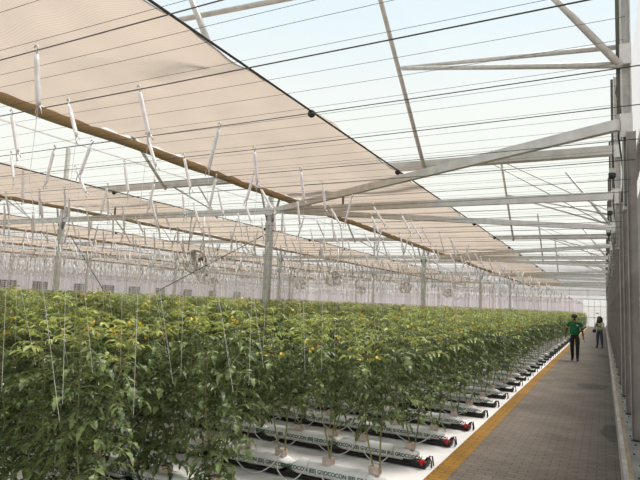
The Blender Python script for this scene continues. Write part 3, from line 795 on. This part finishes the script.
def hand(s, wrist_i, wrist, d, side, curl):
    d = Vector(d).normalized(); side = Vector(side).normalized(); nrm = d.cross(side)
    pm = s.v(Vector(wrist) + d * .055, (.036, .02), wrist_i)
    kn = s.v(Vector(wrist) + d * .088, (.038, .016), pm)
    for q, (o, L) in enumerate(((-.03, .07), (-.01, .082), (.011, .076), (.03, .06))):
        b0 = Vector(wrist) + d * .098 + side * o
        m1 = b0 + (d * math.cos(curl * .5) + nrm * math.sin(curl * .5)) * L * .45
        e1 = m1 + (d * math.cos(curl) + nrm * math.sin(curl)) * L * .55
        s.chain(kn, [b0, m1, e1], [.0095, .009, .007])
    t0 = Vector(wrist) + d * .04 - side * .035
    s.chain(pm, [t0, t0 + d * .03 - side * .018, t0 + d * .055 - side * .014 + nrm * .012], [.012, .0105, .008])
def person(root, skinm, P, wear):
    """P: joint dictionary in metres (facing -Y); wear: clothing pieces."""
    s = Sk()
    pel = s.v(P['pelvis'], (.135, .10)); sp = s.v(P['waist'], (.12, .09), pel); ch = s.v(P['chest'], (.145, .10), sp)
    ub = s.v(P['upper'], (.12, .08), ch); nk = s.v(P['neck'], (.06, .062), ub)
    ja = s.v(P['jaw'], (.06, .07), nk); hd = s.v(P['head'], (.088, .105), ja); tp = s.v(P['top'], (.07, .085), hd)
    fw = Vector(P['face'])
    s.chain(ja, [Vector(P['jaw']) + fw * .065 + Vector((0, 0, -.005))], [.03])
    s.chain(hd, [Vector(P['head']) + fw * .105 + Vector((0, 0, -.03))], [.014])
    sd = Vector((-fw.y, fw.x, 0))
    for a in (-1, 1): s.chain(hd, [Vector(P['head']) + sd * a * .088 + Vector((0, 0, -.025))], [(.014, .022)])
    for a in 'LR':
        sh, el, wr = (Vector(P[q + a]) for q in ('sh', 'el', 'wr'))
        i = s.chain(ub, [sh, sh.lerp(el, .5), el, el.lerp(wr, .4), wr], [.05, .046, .038, .037, .026])
        hand(s, i, wr, P['hd' + a], P['hs' + a], P.get('curl' + a, .5))
        hp, kn, an, to = (Vector(P[q + a]) for q in ('hp', 'kn', 'an', 'to'))
        s.chain(pel, [hp, hp.lerp(kn, .5), kn, kn.lerp(an, .35), an, an.lerp(to, .45) + Vector((0, 0, -.02)), to], [.085, .072, .055, .053, .036, .036, .03])
    skin('body', s.V, s.E, s.R, skinm, root)
    eb = MB()
    for a in (-1, 1):
        c = Vector(P['head']) + fw * .092 + sd * a * .032
        eb.lathe([(.001, -.011), (.009, -.007), (.012, 0), (.009, .007), (.001, .011)], 8, 0, Matrix.Translation(c))
    link('eyes', eb.mesh('eyes', M['black']), root)
    mo = MB(); c = Vector(P['head']) + fw * .10 + Vector((0, 0, -.072)); mo.tube([c - sd * .025, c + fw * .005, c + sd * .025], [.004, .007, .004], 6); link('mouth', mo.mesh('mouth', M['lip']), root)
    # trousers
    t = Sk(); pv = t.v(P['pelvis'], (.15, .115)); t.v(Vector(P['waist']) * .6 + Vector(P['pelvis']) * .4, (.14, .105), pv)
    for a in 'LR':
        hp, kn, an = (Vector(P[q + a]) for q in ('hp', 'kn', 'an'))
        t.chain(pv, [hp, hp.lerp(kn, .5), kn, kn.lerp(an, .35), an.lerp(kn, .06)], [.102, .088, .07, .066, wear.get('cuff', .052)])
    skin('trousers', t.V, t.E, t.R, wear['trousers'], root)
    t = Sk(); low = Vector(P['pelvis']).lerp(Vector(P['waist']), wear.get('hem', .1)); pv = t.v(low, (wear.get('w', .165), .125)); sp = t.v(P['waist'], (wear.get('w', .15), .12), pv); ch = t.v(P['chest'], (wear.get('w', .168), .125), sp)
    ub = t.v(P['upper'], (.13, .09), ch); t.v(Vector(P['neck']) * .55 + Vector(P['upper']) * .45, (.066, .066), ub)
    for a in 'LR':
        sh, el = (Vector(P[q + a]) for q in ('sh', 'el')); t.chain(ub, [sh, sh.lerp(el, .45), sh.lerp(el, wear.get('sleeve', .75))], [.068, .07, .068])
    skin('shirt', t.V, t.E, t.R, wear['shirt'], root)
    for a in 'LR':
        an, to = (Vector(P[q + a]) for q in ('an', 'to')); t = Sk(); i = t.v(an + Vector((0, 0, wear.get('boot', .06))), .055); j = t.v(an + Vector((0, 0, -.01)), .052, i)
        h = an.lerp(to, .5); h.z = to.z + .012; t.chain(j, [h, to + Vector((0, 0, .004))], [(.046, .045), (.042, .032)])
        skin('shoe', t.V, t.E, t.R, wear['shoe'], root, 1)
M['lip'] = mat('lips', (.25, .08, .07), .5)
M['skin_dark'] = mat('dark_brown_skin', (.075, .036, .022), .5)
M['skin_mid'] = mat('brown_skin', (.16, .085, .055), .5)
M['green'] = mat('green_polo', (.006, .145, .052), .7, 0, (.004, .11, .04), 8)
M['collar'] = mat('yellow_collar', (.62, .38, .04), .7)
M['blackcloth'] = mat('black_trousers', (.014, .013, .014), .8)
M['boot'] = mat('brown_boots', (.035, .022, .015), .6)
M['denim'] = mat('blue_denim', (.055, .075, .12), .8, 0, (.035, .05, .085), 15)
M['lime'] = mat('pale_lime_top', (.52, .58, .24), .7)
M['whitecloth'] = mat('white_jacket', (.74, .72, .70), .7)
M['hair'] = mat('black_hair', (.012, .009, .008), .6, 0, (.02, .014, .012), 40, .6)
M['phone'] = mat('phone', (.03, .03, .035), .2)
# man in green
mr = empty('person', 'person in a green polo shirt and dark trousers walking along the path', 'person', (-.98, 22.8, .002))
PM = dict(pelvis=(0, 0, .92), waist=(0, 0, 1.09), chest=(0, -.01, 1.28), upper=(0, 0, 1.425), neck=(0, -.01, 1.49), jaw=(-.005, -.03, 1.545), head=(-.01, -.035, 1.62), top=(-.01, -.03, 1.685), face=Vector((-.25, -.95, -.1)).normalized(),
          shL=(.19, 0, 1.405), elL=(.255, .04, 1.12), wrL=(.29, -.06, .89), hdL=(.12, -.25, -1), hsL=(0, 1, -.2),
          shR=(-.19, 0, 1.405), elR=(-.27, .09, 1.14), wrR=(-.30, -.08, .95), hdR=(-.1, -.5, -1), hsR=(0, 1, -.4),
          hpL=(.09, 0, .86), knL=(.095, -.10, .48), anL=(.09, -.10, .085), toL=(.105, -.26, .034),
          hpR=(-.09, 0, .86), knR=(-.09, -.03, .47), anR=(-.085, .12, .09), toR=(-.10, -.03, .034))
person(mr, M['skin_dark'], PM, dict(trousers=M['blackcloth'], shirt=M['green'], shoe=M['boot'], sleeve=.62, boot=.13, hem=-.1, w=.195))
b = MB(); b.tube([(.075 * math.cos(t), -.0 + .075 * math.sin(t) - .01, 1.49 - .03 * max(0, -math.sin(t))) for t in [i * 2 * PI / 16 for i in range(17)]], .017, 6); link('collar', b.mesh('collar', M['collar']), mr)
b = MB(); b.lathe([(.001, .098), (.05, .088), (.088, .05), (.1, .0), (.1, -.03), (.092, -.05)], 16, 0, Matrix.Translation((-.01, -.015, 1.635)) @ Matrix.Diagonal((1.08, 1.2, 1.05, 1))); o = link('hair', b.mesh('hair', M['hair']), mr)
b = MB(); b.box(.06, .13, -.14, -.132, 1.305, 1.335); b.box(.075, .115, -.14, -.132, 1.285, 1.30); link('chest_logo', b.mesh('chest_logo', M['whitecloth']), mr)
for a in (-1, 1):
    b = MB(); sh = Vector(PM['shL' if a > 0 else 'shR']); el = Vector(PM['elL' if a > 0 else 'elR']); c = sh.lerp(el, .6); d_ = (el - sh).normalized()
    b.tube([c - d_ * .014, c + d_ * .014], .072, 12); link('cuff', b.mesh('cuff', M['collar']), mr)
# woman with a phone
wr_ = empty('person', 'person with black curls in pale top and jeans, holding a phone', 'person', (-.21, 32.2, .002), None, -.35)
PW = dict(pelvis=(0, 0, .87), waist=(0, 0, 1.02), chest=(0, -.01, 1.19), upper=(0, 0, 1.30), neck=(0, -.015, 1.37), jaw=(0, -.04, 1.435), head=(0, -.05, 1.50), top=(0, -.04, 1.56), face=Vector((-.1, -.93, -.35)).normalized(),
          shL=(.165, 0, 1.285), elL=(.21, -.04, 1.04), wrL=(.06, -.24, 1.10), hdL=(-.8, -.5, .3), hsL=(.3, -.2, -1), curlL=1.0,
          shR=(-.165, 0, 1.285), elR=(-.22, -.03, 1.05), wrR=(-.09, -.24, 1.10), hdR=(.7, -.6, .3), hsR=(.3, .2, 1), curlR=1.0,
          hpL=(.085, 0, .82), knL=(.10, -.02, .46), anL=(.115, .02, .08), toL=(.14, -.13, .032),
          hpR=(-.085, 0, .82), knR=(-.10, -.04, .46), anR=(-.11, -.01, .08), toR=(-.14, -.16, .032))
person(wr_, M['skin_mid'], PW, dict(trousers=M['denim'], shirt=M['lime'], shoe=M['blackcloth'], sleeve=.25, boot=.03, cuff=.046, hem=.15))
t = Sk(); ub = t.v((0, .04, 1.31), (.12, .05)); ch = t.v((0, .055, 1.18), (.145, .07), ub); t.v((0, .06, .98), (.14, .07), ch)
for a, s_ in (('L', 1), ('R', -1)):
    sh, el, wv = (Vector(PW[q + a]) for q in ('sh', 'el', 'wr')); t.chain(ub, [sh, sh.lerp(el, .5), el, el.lerp(wv, .6)], [.066, .064, .058, .05])
skin('jacket', t.V, t.E, t.R, M['whitecloth'], wr_)
b = MB(); rnd = random.Random(3)
b.lathe([(.001, .125), (.06, .115), (.105, .07), (.125, 0), (.135, -.08), (.15, -.18), (.13, -.24), (.09, -.25)], 18, 0, Matrix.Translation((0, .015, 1.50)) @ Matrix.Diagonal((1, .8, 1, 1)))
for i in range(60):
    a = rnd.uniform(.0, PI) ; z = rnd.uniform(-.26, .08); r = .125 - .1 * z * .6
    c = Vector((r * math.cos(a), .015 + r * .85 * math.sin(a), 1.5 + z)); pts = [c + Vector((.022 * math.cos(t * 1.6 + i), .022 * math.sin(t * 1.6 + i), -.012 * t)) for t in range(8)]
    b.tube(pts, .011, 5)
link('hair', b.mesh('hair', M['hair']), wr_)
o = MB(); o.cbox(-.04, .04, -.006, .006, -.075, .075, .003)
ph = tag(link('phone', o.mesh('phone', M['phone'])), 'dark phone held by the person in jeans', 'phone', None, 'thing')
ph.matrix_world = Matrix.Translation((-.21, 32.2, .002)) @ Matrix.Rotation(-.35, 4, 'Z') @ Matrix.Translation((-.015, -.315, 1.16)) @ Matrix.Rotation(-.6, 4, 'X')
bg_ = empty('handbag', 'small black bag hanging at the hip of the person in jeans', 'bag', (0, 0, 0))
bg_.location = (-.21, 32.2, .002); bg_.rotation_euler.z = -.35
b = MB(); b.cbox(-.30, -.19, -.13, .03, .77, .93, .02); link('pouch', b.mesh('pouch', M['blackcloth']), bg_)
b = MB(); b.tube([(-.25, -.05, .93), (-.21, -.12, 1.12), (-.05, -.15, 1.26), (.08, -.1, 1.35), (.1, .03, 1.37), (.0, .14, 1.2), (-.19, .13, 1.0), (-.245, .0, .93)], .009, 6); link('strap', b.mesh('strap', M['blackcloth']), bg_)
